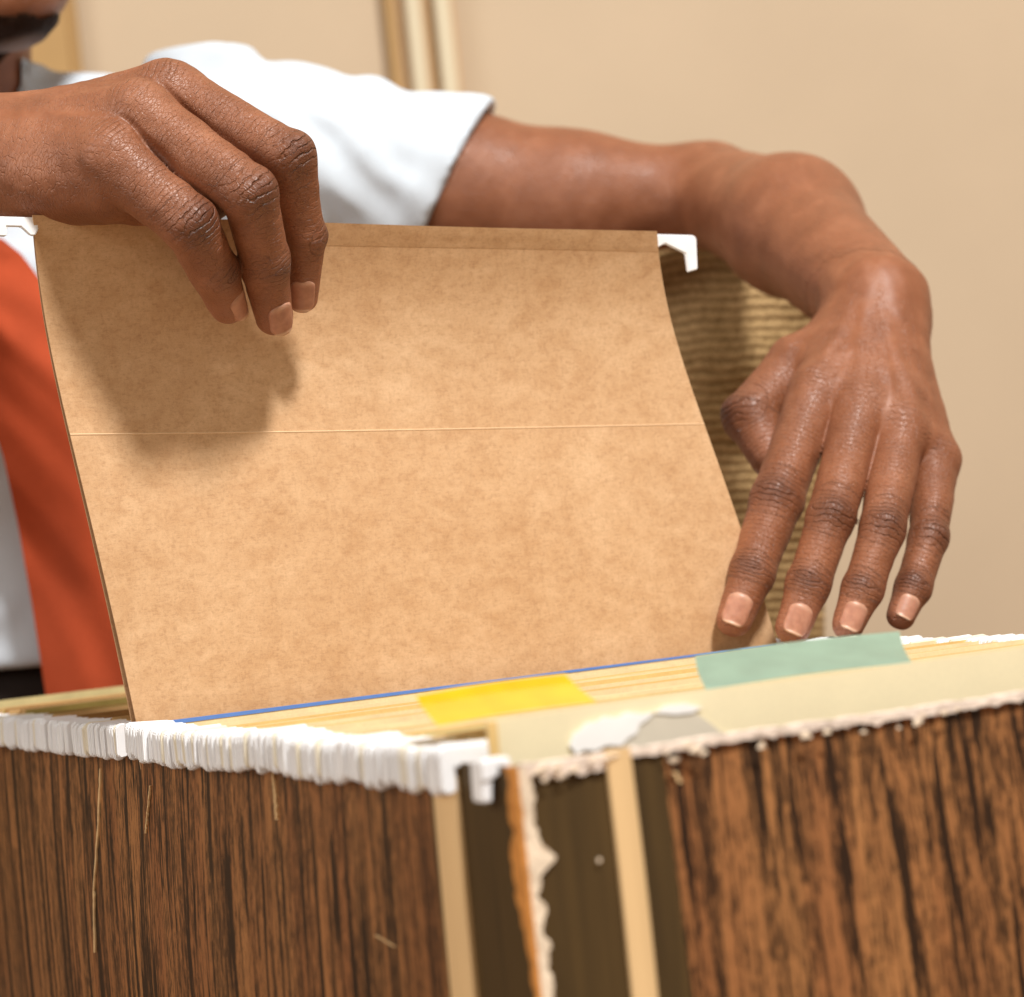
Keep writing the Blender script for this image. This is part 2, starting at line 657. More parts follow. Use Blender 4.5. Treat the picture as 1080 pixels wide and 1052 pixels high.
obj('left_panel', grid_mesh('left_panel', left_panel, 90, 24, (TH, 0, 0)), M['wood_side'], box)
obj('front_panel', grid_mesh('front_panel', front_panel, 60, 24, (0, TH, 0)), M['wood_side'], box)
obj('right_panel', grid_mesh('right_panel', lambda u, v: (BW + bulge(v * RIM) * math.sin(math.pi * u), u * BL, .001 + v * (RIM - .001)), 20, 10, (-TH, 0, 0)), M['wood_side'], box)
obj('back_panel', grid_mesh('back_panel', lambda u, v: (u * BW, BL, .001 + v * (RIM - .001)), 10, 10, (0, -TH, 0)), M['wood_side'], box)
obj('bottom', box_mesh('bottom', (.005, .005, .002), (BW - .005, BL - .005, .006)), M['liner'], box)


def lpx(y, z, out):            # point just outside the left panel
    u = y / BL
    return (-math.sin(math.pi * u) * bulge(z) - out, y, z)


def fpx(x, z, out):
    u = x / BW
    return (x, -math.sin(math.pi * u) * bulge(z) - out, z)


# dark binding cloth round the corner
obj('corner_tape', grid_mesh('corner_tape', lambda u, v: (lpx(0.070 * (1 - u), .002 + v * (RIM - .001), .0016)), 8, 24, (.001, 0, 0)), M['tape_dark'], box)
obj('corner_tape', grid_mesh('corner_tape', lambda u, v: (fpx(-0.0016 + 0.052 * u, .002 + v * (RIM - .001), .0016)), 8, 24, (0, .001, 0)), M['tape_dark'], box)
# bone coloured strips
obj('binding_strip', grid_mesh('binding_strip', lambda u, v: (lpx(0.064 - 0.019 * u, .002 + v * (RIM + .0005), .0034 + .0012 * math.sin(math.pi * u))), 8, 24, (.0016, 0, 0)), M['strip'], box)
obj('binding_strip', grid_mesh('binding_strip', lambda u, v: (fpx(0.029 + 0.0088 * u + .0005 * math.sin(v * 9), .002 + v * (RIM + .0005), .0034 + .0010 * math.sin(math.pi * u))), 8, 24, (0, .0016, 0)), M['strip'], box)


# torn corner edge: raw board core and ragged paper either side
def torn_face(u, v):
    z = .150 + v * (RIM - .149)
    w = 0.0045 + 0.0014 * n1(z * 260, 7) + 0.0018 * n1(z * 90, 8) + .0008 * n1(z * 700, 6) + 0.0046 * math.exp(-((z - (RIM - .0290)) / .0042) ** 2)
    w *= 0.6 + 0.5 * max(0.0, min(1, (z - .19) / .07))
    return fpx(-.0018 + u * max(w, .0012), z, .0030 + .0006 * n1(z * 400 + u * 3, 9))


obj('torn_paper_edge', grid_mesh('torn_paper_edge', torn_face, 5, 120, (0, .0016, 0)), M['torn'], box)


def torn_core(u, v):
    z = .205 + v * (RIM - .204)
    w = 0.0042 + 0.0012 * n1(z * 180, 17) + 0.0012 * n1(z * 420, 18)
    w *= min(1, max(.15, (z - .205) / .04))
    a = u
    return (-.0032 - .0004 * n1(z * 300, 4), -.0028 + a * w * 1.8, z)


obj('raw_board_edge', grid_mesh('raw_board_edge', torn_core, 4, 90, (.0018, 0, 0)), M['core'], box)


# frayed rim of the front panel
def fray(u, v):
    x = .001 + u * (BW - .002)
    d = 0.0010 + 0.0012 * n1(x * 300, 21) + 0.0009 * n1(x * 110, 22) + .0008 * n1(x * 800, 23)
    if x < .03: d += .0022
    z = RIM + .0016 + .0005 * n1(x * 260, 24) - v * (max(d, .0008) + .0016)
    return fpx(x, z, .0021 + .0007 * n1(x * 500 + v, 25) + (.001 if x < .05 else 0) )


obj('frayed_rim', grid_mesh('frayed_rim', fray, 260, 4, (0, TH + .0035, 0)), M['torn_pink'], box)
# pale crumbs of torn paper along the rim
for i in range(30):
    x = random.choice((random.uniform(.004, .03), random.uniform(.03, .2)))
    s = random.uniform(.0006, .0015)
    bm = bmesh.new()
    bmesh.ops.create_icosphere(bm, subdivisions=1, radius=1)
    for v in bm.verts:
        v.co = Vector((v.co.x * s * random.uniform(.5, 2.4), v.co.y * s * .35, v.co.z * s * random.uniform(.4, 1.5)))
    me = bpy.data.meshes.new('torn_crumb'); bm.to_mesh(me); bm.free()
    o = obj('torn_crumb', me, M['torn'], box)
    o.location = fpx(x, RIM - random.uniform(-.001, .004), .0046)
# stray chips on the tape
for (px, py, s) in ((632, 908, .9), (571, 952, .6), (580, 1000, .6)):
    p = on_y(px, py, -.0035) if px > 548 else on_x(px, py, -.0035)
    bm = bmesh.new(); bmesh.ops.create_icosphere(bm, subdivisions=1, radius=s * .001)
    for v in bm.verts:
        v.co.y *= .25; v.co.x *= random.uniform(.6, 1.3); v.co.z *= random.uniform(.6, 1.5)
    me = bpy.data.meshes.new('paper_chip'); bm.to_mesh(me); bm.free()
    o = obj('paper_chip', me, M['torn'], box); o.location = p


# pale creases in the printed paper
def scratch(pts, w, face):
    c = []
    for i, (px, py) in enumerate(pts):
        p = on_x(px, py, -.0055) if face == 'l' else on_y(px, py, -.004)
        c.append(p)
    c = np.array(c)
    n = 40
    t = np.linspace(0, len(c) - 1, n)
    cc = np.stack([np.interp(t, range(len(c)), c[:, k]) for k in range(3)], 1)
    ax = 1 if face == 'l' else 0

    def fn(u, v):
        p = cc[int(round(v * (n - 1)))]
        ww = w * (0.35 + 0.65 * abs(n1(v * 23 + px, 31)))
        s = p[ax] + (u - .5) * ww + .0006 * n1(v * 30, px)
        return lpx(s, p[2], .0009) if face == 'l' else fpx(s, p[2], .0009)
    obj('paper_crease', grid_mesh('paper_crease', fn, 2, n - 1, ((.0008, 0, 0) if face == 'l' else (0, .0008, 0))), M['strip'], box)


scratch([(97, 812), (98, 870), (96, 940), (99, 1005)], .0032, 'l')
scratch([(276, 815), (280, 840), (283, 866)], .0030, 'l')
scratch([(389, 988), (408, 1000)], .006, 'l')
scratch([(150, 830), (148, 880)], .0018, 'l')
scratch([(716, 815), (722, 826)], .0022, 'f')

# ------------------------------------------------------------------ hanging folders
LX0, LX1 = .0085, BW - .0085
leaf_me = {}


def leaf_mesh(mat):
    if mat not in leaf_me:
        me = box_mesh('leaf', (LX0, -.0004, -.205), (LX1, .0004, 0), 0.0)
        me.materials.append(M[mat]); leaf_me[mat] = me
    return leaf_me[mat]


# hook: plastic end of the hanger rod lying over the rim and turned down outside
hook_pts = [(.012, -.004), (.012, .0072), (-.0065, .0078), (-.0082, .0062), (-.0084, -.0060), (-.0070, -.0074),
            (-.0042, -.0070), (-.0034, -.0056), (-.0034, .0006), (.004, .0006), (.008, -.004)]


def hook_mesh(th, drop, mat):
    pts = [(p, q + (drop if q < -.005 else 0)) for p, q in hook_pts]
    me = prism('hook', pts, -th / 2, th / 2, lambda p, q, w: (p, w, q), .0005)
    me.materials.append(M[mat]); return me


hook_vars = [hook_mesh(th, dr, m) for th, dr, m in ((.0026, 0, 'plastic'), (.0029, -.0006, 'plastic'), (.0024, .0006, 'plastic_warm'),
                                                   (.0027, .0004, 'plastic'), (.0030, -.0010, 'plastic'), (.0025, -.0002, 'plastic'))]
rod_me = box_mesh('hanger_rod', (LX0 + .004, -.0009, -.0085), (LX1 - .004, .0009, -.001))
rod_me.materials.append(M['plastic'])


def folder(y, top, mats, label, group, tilt=0.0, hk=None, shift=0.0):
    t = empty('hanging_folder', (0, y, RIM))
    tag(t, label, 'folder', group)
    for s, m in zip((-1, 1), mats):
        o = obj('leaf', leaf_mesh(m), None, t)
        o.location = (shift, s * .0017, top - (0.0006 if s > 0 else 0))
        o.rotation_euler = (s * rad(-.3) + rad(random.uniform(-.25, .25)), rad(random.uniform(-.22, .22)), rad(tilt))
    o = obj('hanger_rod', rod_me, None, t); o.location = (shift, 0, top - .0012)
    for s in (-1, 1):
        h = random.choice(hook_vars)
        o = obj('hook', h, None, t)
        o.location = (.0010 * n1(y * 70, 3) + random.uniform(-.0005, .0005), s * .00165 + random.uniform(-.0003, .0003), .0015 * n1(y * 55, 6) + random.uniform(-.0008, .0006))
        o.rotation_euler = (rad(3.0 * n1(y * 45, 9) + random.uniform(-1.5, 1.5)), rad(random.uniform(-2, 2)), rad(random.uniform(-2, 2)))
        o = obj('hook', h, None, t)
        o.location = (BW, s * .00165, random.uniform(-.001, .001))
        o.rotation_euler = (0, 0, math.pi + rad(random.uniform(-3, 3)))
    return t


LIFT_Y = 0.396
FRONT_LBL = 'cream hanging folder with white plastic hooks, packed upright in front of the raised kraft folder'
BACK_LBL = 'brownish hanging folder with white hooks, packed upright behind the raised kraft folder'
y = 0.046
n = 0
while y < LIFT_Y - .010:
    mm = random.choice((('cream', 'cream'), ('cream', 'yellowish'), ('yellowish', 'cream'), ('cream', 'buff'), ('cream', 'cream'), ('pale_olive', 'cream'), ('yellowish', 'yellowish')))
    prog = (y - .046) / (LIFT_Y - .056)
    top = .0075 + random.choice((0, 0, .0005, .001, -.001, -.0022, -.003)) + random.uniform(-.0006, .0006) - .0015 * prog - .0022 * max(0, prog - .75) * 4
    folder(y, top, mm, FRONT_LBL, 'cream folders in front of the raised one', shift=random.uniform(-.0012, .0012))
    y += random.uniform(.0058, .0075)
    n += 1
# the folder with blue edging just before the raised one
bf = folder(LIFT_Y - .007, .0068, ('cream', 'cream'), 'cream hanging folder with bright blue top edging, directly in front of the raised kraft folder', None)
e = obj('edging', prism('edging', [(LX0 - .001, .0062), (LX0 - .001, .0080), (LX1, .0070), (LX1, .0062)], -.0024, -.0010, lambda p, q, w: (p, w, q)), M['blue'], bf)
y = LIFT_Y + .012
while y < BL - .032:
    mm = random.choice((('brown', 'brown'), ('olive', 'brown'), ('buff', 'brown'), ('pale_olive', 'buff'), ('brown', 'olive')))
    top = .0055 + random.uniform(-.003, .002) + .004 * (y - LIFT_Y) / .3
    folder(y, top, mm, BACK_LBL, 'brown folders behind the raised one')
    y += random.uniform(.0062, .0095)
lf = folder(BL - .022, .0135, ('pale_olive', 'olive'), 'pale olive hanging folder standing tallest at the very back of the box', None)
lf2 = folder(BL - .012, .0120, ('olive', 'pale_olive'), 'olive green hanging folder pressed against the back panel of the box', None)

# tabs on two of the front folders (plastic index tabs leaning back)


def index_tab(px4, ys, mat, parent_y, label):
    par = folder(parent_y, .0070, ('cream', 'cream'), label, None)
    pts = [Vector(on_y(px, py, yy)) for (px, py), yy in zip(px4, ys)]

    def fn(u, v):
        a = pts[0].lerp(pts[1], u); b = pts[3].lerp(pts[2], u)
        p = a.lerp(b, v)
        p = p + Vector((0, .0016 * math.sin(math.pi * v), .0008 * math.sin(math.pi * u)))
        return p - Vector((0, parent_y, RIM))
    obj('index_tab', grid_mesh('index_tab', fn, 12, 6, (0.0, .0006, .0003)), M[mat], par)


index_tab([(462, 766), (630, 741), (597, 712), (439, 735)], (.050, .050, .071, .071), 'tab_yellow', .0535,
          'cream hanging folder carrying the bright yellow plastic index tab')
index_tab([(745, 728), (962, 699), (949, 667), (734, 693)], (.060, .060, .094, .094), 'tab_teal', .0790,
          'cream hanging folder carrying the pale teal plastic index tab')

# cream divider card at the front with torn white and grey patches
dc = empty('divider_card', (0, .034, RIM))
tag(dc, 'large cream divider card at the front of the box, with a torn white patch', 'divider card')
DTOP = .0145
obj('card_sheet', grid_mesh('card_sheet', lambda u, v: (.0055 + u * (BW - .011), 0.0, -.2 + v * (.2 + DTOP) + .0004 * n1(u * 9, 5) * (v > .9)), 30, 8, (0, .0009, 0)), M['card'], dc)
obj('card_edge', box_mesh('card_edge', (.0050, -.0016, -.12), (.0085, -.0006, DTOP - .0005), .0003), M['yellowish'], dc)


def patch(name, outline, mat, off):
    pts = []
    for px, py in outline:
        p = on_y(px, py, .034 - off)
        pts.append((p[0], p[2] - RIM))
    me = prism(name, pts, -off - .0003, -off, lambda a, b, w: (a, w, b))
    obj(name, me, M[mat], dc)


patch('grey_patch', [(640, 790), (650, 772), (676, 755), (700, 751), (728, 748), (745, 760), (760, 772), (800, 779), (800, 800), (640, 812)], 'grey_paper', .0002)
patch('white_patch', [(600, 786), (605, 773), (611, 771), (617, 763), (629, 761), (636, 756), (650, 757), (661, 751), (677, 753), (690, 751), (683, 759), (675, 764), (671, 774), (662, 779), (655, 787), (640, 786), (628, 792), (616, 791), (608, 796)], 'white_paper', .0007)
patch('white_patch', [(690, 752), (702, 744), (722, 742), (740, 746), (730, 752), (712, 754)], 'white_paper', .0007)

# first hook, fallen outside the dark corner
fh = empty('loose_hook', (0, .018, RIM))
tag(fh, 'small loose white plastic hook hanging over the dark taped corner', 'hook')
me = prism('hook_body', [(.003, -.001), (.003, .0035), (-.0075, .0036), (-.0080, -.0100), (-.0050, -.0104), (-.0042, -.003), (.001, -.0010)], -.0055, .0035, lambda p, q, w: (p, w, q), .0006)
obj('hook_body', me, M['plastic'], fh)
me = box_mesh('hook_tip', (-.0078, -.0062, -.0030), (-.0046, -.0030, .0030), .0004)
obj('hook_tip', me, M['plastic'], fh)

# ------------------------------------------------------------------ the raised kraft folder
TL, TR = on_y(35, 227, LIFT_Y), on_y(692, 245, LIFT_Y)
BLc, BRc = on_y(162, 850, LIFT_Y), on_y(838, 740, LIFT_Y)


def lifted(u, v, off=0.0):
    """v: 0 bottom, 1 top"""
    a = BLc * (1 - u) + BRc * u
    b = TL * (1 - u) + TR * u
    p = a * (1 - v) + b * v
    bow = .0135 * math.sin(math.pi * min(1, max(0, v)) ** 2.6) * (1 - .15 * u)
    wav = .0012 * math.sin(5.0 * u + 1.0) * v
    return np.array([p[0], p[1] + bow + wav + off, p[2] + .0004 * math.sin(u * 7) * (v > .98)])


rf = empty('raised_folder', tuple(BLc))
tag(rf, 'large tan kraft hanging folder pulled up out of the box by the hand', 'folder')
RL = np.array(BLc)
obj('front_leaf', grid_mesh('front_leaf', lambda u, v: lifted(u, v) - RL, 60, 48, (0, .0007, 0)), M['kraft'], rf)
obj('back_leaf', grid_mesh('back_leaf', lambda u, v: lifted(u, v * .985, .0038 - .0024 * v) - RL + np.array([-.0012 * (1 - v), 0, 0]), 40, 40, (0, .0007, 0)), M['kraft'], rf)
# folded-over top hem and pressed score line
obj('top_fold', grid_mesh('top_fold', lambda u, v: lifted(u, .960 + v * .0402, -.00008 - .0006 * v ** .6) - RL, 60, 6, (0, .0004, 0)), M['kraft'], rf)
score = mat_simple('score_line', srgb(230, 196, 156), 0.6, 0.3, 0.05, 200)
vs0 = .632
obj('score_line', grid_mesh('score_line', lambda u, v: lifted(u, vs0 - .036 * u - .004 * u * (1 - u) + v * .0026, -.00012 - .0002 * math.sin(math.pi * v)) - RL, 60, 2, (0, .0003, 0)), score, rf)
# white rod end with its hook notch
ed = (TR - TL) / np.linalg.norm(TR - TL)
dn = np.array([-ed[2], 0, ed[0]]) * -1
hp = [(.012, .0005), (-.0200, .0008), (-.0216, .0022), (-.0216, .0190), (-.0190, .0205), (-.0165, .0205), (-.0150, .0192), (-.0150, .0098), (-.0118, .0098), (-.0115, .0054), (-.0045, .0054), (-.0004, .0092), (.012, .0092)]
hp = [(-.032 if p == -.0216 else p, q) for p, q in hp]
hp = [(.003, .0006), (-.030, .0006), (-.0315, .0020), (-.0315, .0082), (-.0300, .0094), (-.0118, .0094), (-.0112, .0086), (-.0112, .0050), (-.0050, .0050), (-.0008, .0088), (.0012, .0088), (.003, .0060)]
me = prism('hook', hp, .0022, .0044, lambda p, q, w: tuple(TL - RL + ed * p + dn * q + np.array([0, w, 0])), .0005)
obj('hook', me, M['plastic'], rf)
hp2 = [(L_ - (0), q) for L_, q in [(-.002, .0006), (.022, .0006), (.0235, .002), (.0235, .0175), (.018, .019), (.017, .0098), (.006, .0052), (.0005, .0080), (-.002, .0060)]]
me = prism('hook', hp2, .0022, .0044, lambda p, q, w: tuple(TR - RL + ed * p + dn * q + np.array([0, w, 0])), .0005)
obj('hook', me, M['plastic'], rf)
#PERSON
# ------------------------------------------------------------------ implicit surfaces for the figure and clothes
def smin(a, b, k):
    h = np.clip(0.5 + 0.5 * (b - a) / k, 0, 1)
    return b + (a - b) * h - k * h * (1 - h)


def cone(p, a, b, ra, rb):
    ba = b - a
    pa = p - a
    h = np.clip(pa @ ba / (ba @ ba + 1e-12), 0, 1)
    return np.linalg.norm(pa - h[:, None] * ba, axis=1) - (ra + (rb - ra) * h)


class Sdf:
    """core: list of (a,b,ra,rb,k); fingers: list of chains [(p,r),...] each melted into the core only"""
    def __init__(self):
        self.core = []
        self.fingers = []

    def add(self, a, b, ra, rb=None, k=.02):
        self.core.append((np.asarray(a, float), np.asarray(b, float), ra, ra if rb is None else rb, k))

    def finger(self, pts, k=.007):
        self.fingers.append(([(np.asarray(p, float), r) for p, r in pts], k))

    def near(self, lo, hi, m=.06):
        """only what can matter inside a box"""
        s = Sdf()
        def hit(a, b, r):
            l = np.minimum(a, b) - r - m; h = np.maximum(a, b) + r + m
            return np.all(l < hi) and np.all(h > lo)
        s.core = [c for c in self.core if hit(c[0], c[1], max(c[2], c[3]))]
        s.fingers = [f for f in self.fingers if any(hit(a[0], b[0], max(a[1], b[1])) for a, b in zip(f[0][:-1], f[0][1:]))]
        return s

    def __call__(self, p):
        d = None
        for a, b, ra, rb, k in self.core:
            c = cone(p, a, b, ra, rb)
            d = c if d is None else smin(d, c, k)
        out = d
        for ch, k in self.fingers:
            f = None
            for (a, ra), (b, rb) in zip(ch[:-1], ch[1:]):
                c = cone(p, a, b, ra, rb)
                f = c if f is None else smin(f, c, .0035)
            g = smin(d, f, k) if d is not None else f
            out = g if out is None else smin(out, g, .0012)
        return out


def grad(f, p, e):
    k = np.array([[1, -1, -1], [-1, -1, 1], [-1, 1, -1], [1, 1, 1]], float)
    g = sum(kk * f(p + kk * e)[:, None] for kk in k)
    return g / (np.linalg.norm(g, axis=1, keepdims=True) + 1e-12)


def polygonise(f, lo, hi, h, B=6):
    lo = np.asarray(lo, float); hi = np.asarray(hi, float)
    nb = np.ceil((hi - lo) / (h * B)).astype(int) + 1
    cg = np.stack(np.meshgrid(*[np.arange(n) for n in nb], indexing='ij'), -1).reshape(-1, 3)
    cc = lo + (cg + .5) * h * B
    dc = f(cc)
    act = np.abs(dc) < h * B * 1.35
    N = nb * B + 1
    D = np.repeat(np.repeat(np.repeat(dc.reshape(nb), B, 0), B, 1), B, 2)
    D = np.pad(D, ((0, 1),) * 3, mode='edge').astype(np.float32)
    loc = np.stack(np.meshgrid(*[np.arange(B + 1)] * 3, indexing='ij'), -1).reshape(-1, 3)
    ids = (cg[act][:, None, :] * B + loc[None]).reshape(-1, 3)
    flat = np.unique(np.ravel_multi_index(ids.T, N))
    pts = np.stack(np.unravel_index(flat, N), -1)
    val = np.empty(len(flat), np.float32)
    for s in range(0, len(flat), 400000):
        val[s:s + 400000] = f(lo + pts[s:s + 400000] * h)
    D.ravel()[flat] = val
    ins = D < 0
    c = np.zeros(tuple(N - 1), np.int8)
    offs = [(i, j, k) for i in (0, 1) for j in (0, 1) for k in (0, 1)]
    for o in offs:
        c += ins[o[0]:N[0] - 1 + o[0], o[1]:N[1] - 1 + o[1], o[2]:N[2] - 1 + o[2]]
    cells = np.argwhere((c > 0) & (c < 8))
    vals = np.stack([D[cells[:, 0] + o[0], cells[:, 1] + o[1], cells[:, 2] + o[2]] for o in offs], 1)
    acc = np.zeros((len(cells), 3)); cnt = np.zeros(len(cells))
    for i in range(8):
        for j in range(i + 1, 8):
            if sum(abs(offs[i][k] - offs[j][k]) for k in range(3)) != 1:
                continue
            a, b = vals[:, i], vals[:, j]
            m = (a < 0) != (b < 0)
            t = np.where(m, a / np.where(m, a - b, 1), 0)
            pt = np.array(offs[i]) + t[:, None] * (np.array(offs[j]) - np.array(offs[i]))
            acc += pt * m[:, None]; cnt += m
    V = lo + (cells + acc / cnt[:, None]) * h
    idx = -np.ones(tuple(N - 1), np.int64)
    idx[tuple(cells.T)] = np.arange(len(cells))
    Q = []
    for ax in range(3):
        sl0 = [slice(None)] * 3; sl1 = [slice(None)] * 3
        sl0[ax] = slice(0, -1); sl1[ax] = slice(1, None)
        a = ins[tuple(sl0)]; b = ins[tuple(sl1)]
        e = np.argwhere(a != b)
        o1, o2 = [k for k in range(3) if k != ax]
        e = e[(e[:, o1] > 0) & (e[:, o2] > 0) & (e[:, o1] < N[o1] - 1) & (e[:, o2] < N[o2] - 1)]
        def cell(d1, d2):
            q = e.copy(); q[:, o1] -= d1; q[:, o2] -= d2
            return idx[tuple(q.T)]
        quad = np.stack([cell(1, 1), cell(0, 1), cell(0, 0), cell(1, 0)], 1)
        flip = a[tuple(e.T)] if ax != 1 else ~a[tuple(e.T)]
        quad[~flip] = quad[~flip][:, ::-1]
        Q.append(quad)
    Q = np.vstack(Q)
    Q = Q[(Q >= 0).all(1)]
    return V, Q


def snap(f, V, h, it=2):
    for _ in range(it):
        V = V - grad(f, V, h * .5) * f(V)[:, None]
    return V


def cut(V, Q, keep):
    Q = Q[keep(V[Q].mean(1))]
    u, inv = np.unique(Q, return_inverse=True)
    return V[u], inv.reshape(Q.shape)


def set_tone(me, col, name='tone'):
    a = me.color_attributes.new(name, 'FLOAT_COLOR', 'POINT')
    c = np.concatenate([col, np.ones((len(col), 4 - col.shape[1]))], 1).astype(np.float32)
    a.data.foreach_set('color', c.ravel())


# ------------------------------------------------------------------ the person
person = empty('person', tuple(P(-80, 900, 1.95) * np.array([1, 1, 0])))
tag(person, 'person in white shirt and rust cloth apron leaning over the box, both hands on folders', 'person')
PINV = Matrix.Translation(-person.location)


def pobj(name, me, mat, parent=None):
    o = obj(name, me, mat)
    o.parent = parent or person
    if parent is None:
        o.matrix_parent_inverse = PINV
    else:
        o.matrix_parent_inverse = parent.matrix_parent_inverse.copy() if False else Matrix.Identity(4)
    return o


B = Sdf()
# head, neck
HX, HY = -24, -11
P_ = P


def HP(x, y, d):
    return P_(x + HX, y + HY, d)


chin = HP(28, 2, 1.640)
hc = HP(-50, -190, 1.72)
B.add(hc, hc, .098, k=.02)
B.add(HP(-70, -210, 1.76), HP(-70, -210, 1.76), .095, k=.03)
B.add(HP(-40, -90, 1.685), HP(5, -45, 1.665), .070, .048, k=.03)
B.add(HP(-150, -70, 1.74), chin, .028, .022, k=.03)
B.add(HP(85, -75, 1.70), chin, .028, .022, k=.03)
B.add(chin, chin, .0245, k=.012)
B.add(HP(15, -48, 1.632), HP(35, -42, 1.634), .013, .011, k=.008)      # lower lip
B.add(HP(15, -66, 1.632), HP(35, -60, 1.634), .012, .010, k=.006)      # upper lip
B.add(HP(5, -185, 1.628), HP(22, -108, 1.610), .010, .017, k=.012)     # nose
B.add(HP(-55, -215, 1.650), HP(60, -205, 1.650), .016, .016, k=.02)    # brow
B.add(HP(-215, -170, 1.76), HP(-205, -130, 1.76), .014, .010, k=.01)   # ears
B.add(HP(115, -155, 1.74), HP(105, -115, 1.74), .014, .010, k=.01)
nb_, nt_ = P(-66, 130, 1.745), P(-62, -60, 1.725)
B.add(nb_, nt_, .056, .053, k=.02)
# torso (under the shirt)
B.add(P(-200, 330, 1.80), P(40, 330, 1.80), .10, .10, k=.03)
B.add(P(-200, 620, 1.84), P(40, 620, 1.84), .09, .09, k=.04)
B.add(P(-200, 330, 1.80), P(-200, 620, 1.84), .10, .09, k=.04)
B.add(P(40, 330, 1.80), P(40, 620, 1.84), .10, .09, k=.04)
B.add(P(-66, 190, 1.78), P(200, 185, 1.775), .036, .038, k=.03)
B.add(P(-66, 190, 1.78), P(-340, 185, 1.775), .036, .038, k=.03)
# the arm across the picture
sh, el2, wr2 = P(215, 165, 1.765), P(748, 205, 1.735), P(922, 318, 1.500)
B.add(sh, P(480, 205, 1.755), .044, .044, k=.03)
B.add(P(480, 205, 1.755), P(600, 215, 1.745), .045, .041, k=.03)
B.add(P(600, 215, 1.745), el2, .040, .027, k=.02)
B.add(el2, P(835, 238, 1.63), .029, .036, k=.015)
B.add(P(835, 238, 1.63), wr2 + (wr2 - P(835, 238, 1.63)) * .04, .035, .0265, k=.022)
B.add(P(946, 318, 1.505), P(940, 332, 1.498), .0105, .0100, k=.010)
# the arm that lifts the folder
sh1, el1, wr1 = P(-345, 165, 1.765), P(-430, 330, 1.52), P(-14, 163, 1.292)
B.add(sh1, el1, .050, .040, k=.03)
B.add(el1, P(-220, 235, 1.40), .040, .038, k=.02)
B.add(P(-220, 235, 1.40), wr1, .038, .0245, k=.02)

# hand on the raised folder --------------------------------------------------
H1 = dict(
    A=[((118, 166), 1.243, .0150), ((199, 236), 1.232, .0122), ((226, 286), 1.252, .0106), ((241, 323), 1.2685, .0080)],
    B=[((146, 122), 1.255, .0150), ((264, 204), 1.234, .0120), ((279, 277), 1.259, .0107), ((289, 334), 1.2780, .0086)],
    C=[((180, 97), 1.277, .0140), ((305, 165), 1.254, .0112), ((321, 248), 1.276, .0096), ((319, 314), 1.2900, .0070)],
    D=[((183, 108), 1.303, .0130), ((276, 170), 1.325, .0108), ((292, 240), 1.326, .0095), ((282, 290), 1.3200, .0080)],
    T=[((78, 218), 1.312, .0140), ((136, 262), 1.325, .0120), ((196, 276), 1.3190, .0090)])
for (px, py), d, r in ((H1['A'][0]), (H1['B'][0]), (H1['C'][0]), (H1['D'][0])):
    m_ = P(px, py, d)
    B.add(wr1 + (m_ - wr1) * .05, m_, .019, r - .0005, k=.010)
B.add(P(-14, 178, 1.285), P(40, 190, 1.268), .0205, .0175, k=.015)
B.add(P(40, 190, 1.268), P(112, 198, 1.250), .0165, .0145, k=.012)     # little-finger side of the palm
B.add(P(0, 175, 1.300), P(78, 212, 1.308), .018, .014, k=.012)
B.add(P(140, 165, 1.258), P(214, 212, 1.250), .0140, .0105, k=.008)
B.add(P(170, 140, 1.268), P(250, 196, 1.258), .0135, .0110, k=.008)
B.add(P(90, 200, 1.262), P(190, 215, 1.268), .0130, .0110, k=.008)
# hand resting on the folder edges -----------------------------------------
H2 = dict(
    A=[((862, 412), 1.438, .0138), ((819, 528), 1.402, .0127), ((793, 605), 1.386, .0111), ((774, 654), 1.3775, .0088)],
    B=[((908, 428), 1.428, .0134), ((876, 546), 1.385, .0117), ((853, 616), 1.373, .0105), ((836, 662), 1.3665, .0086)],
    C=[((950, 452), 1.424, .0128), ((931, 558), 1.382, .0110), ((909, 622), 1.368, .0097), ((895, 659), 1.3620, .0080)],
    D=[((986, 484), 1.430, .0120), ((980, 568), 1.396, .0097), ((963, 620), 1.380, .0086), ((951, 649), 1.3730, .0072)],
    T=[((838, 388), 1.470, .0150), ((792, 440), 1.455, .0142), ((812, 482), 1.4400, .0105)])
for k_ in 'ABCD':
    (px, py), d, r = H2[k_][0]
    m_ = P(px, py, d)
    B.add(wr2 + (m_ - wr2) * .06, m_, .0165, r - .0005, k=.016)
B.add(P(930, 345, 1.49), P(845, 384, 1.472), .018, .0150, k=.012)

for H in (H1, H2):
    for k_ in 'ABCDT':
        B.finger([(P(*q, d), r) for q, d, r in H[k_]], k=.006)


def fold(x, w):
    return np.exp(-(x / w) ** 2)


def unit(v):
    return v / np.linalg.norm(v)


hrng = np.random.default_rng(5)


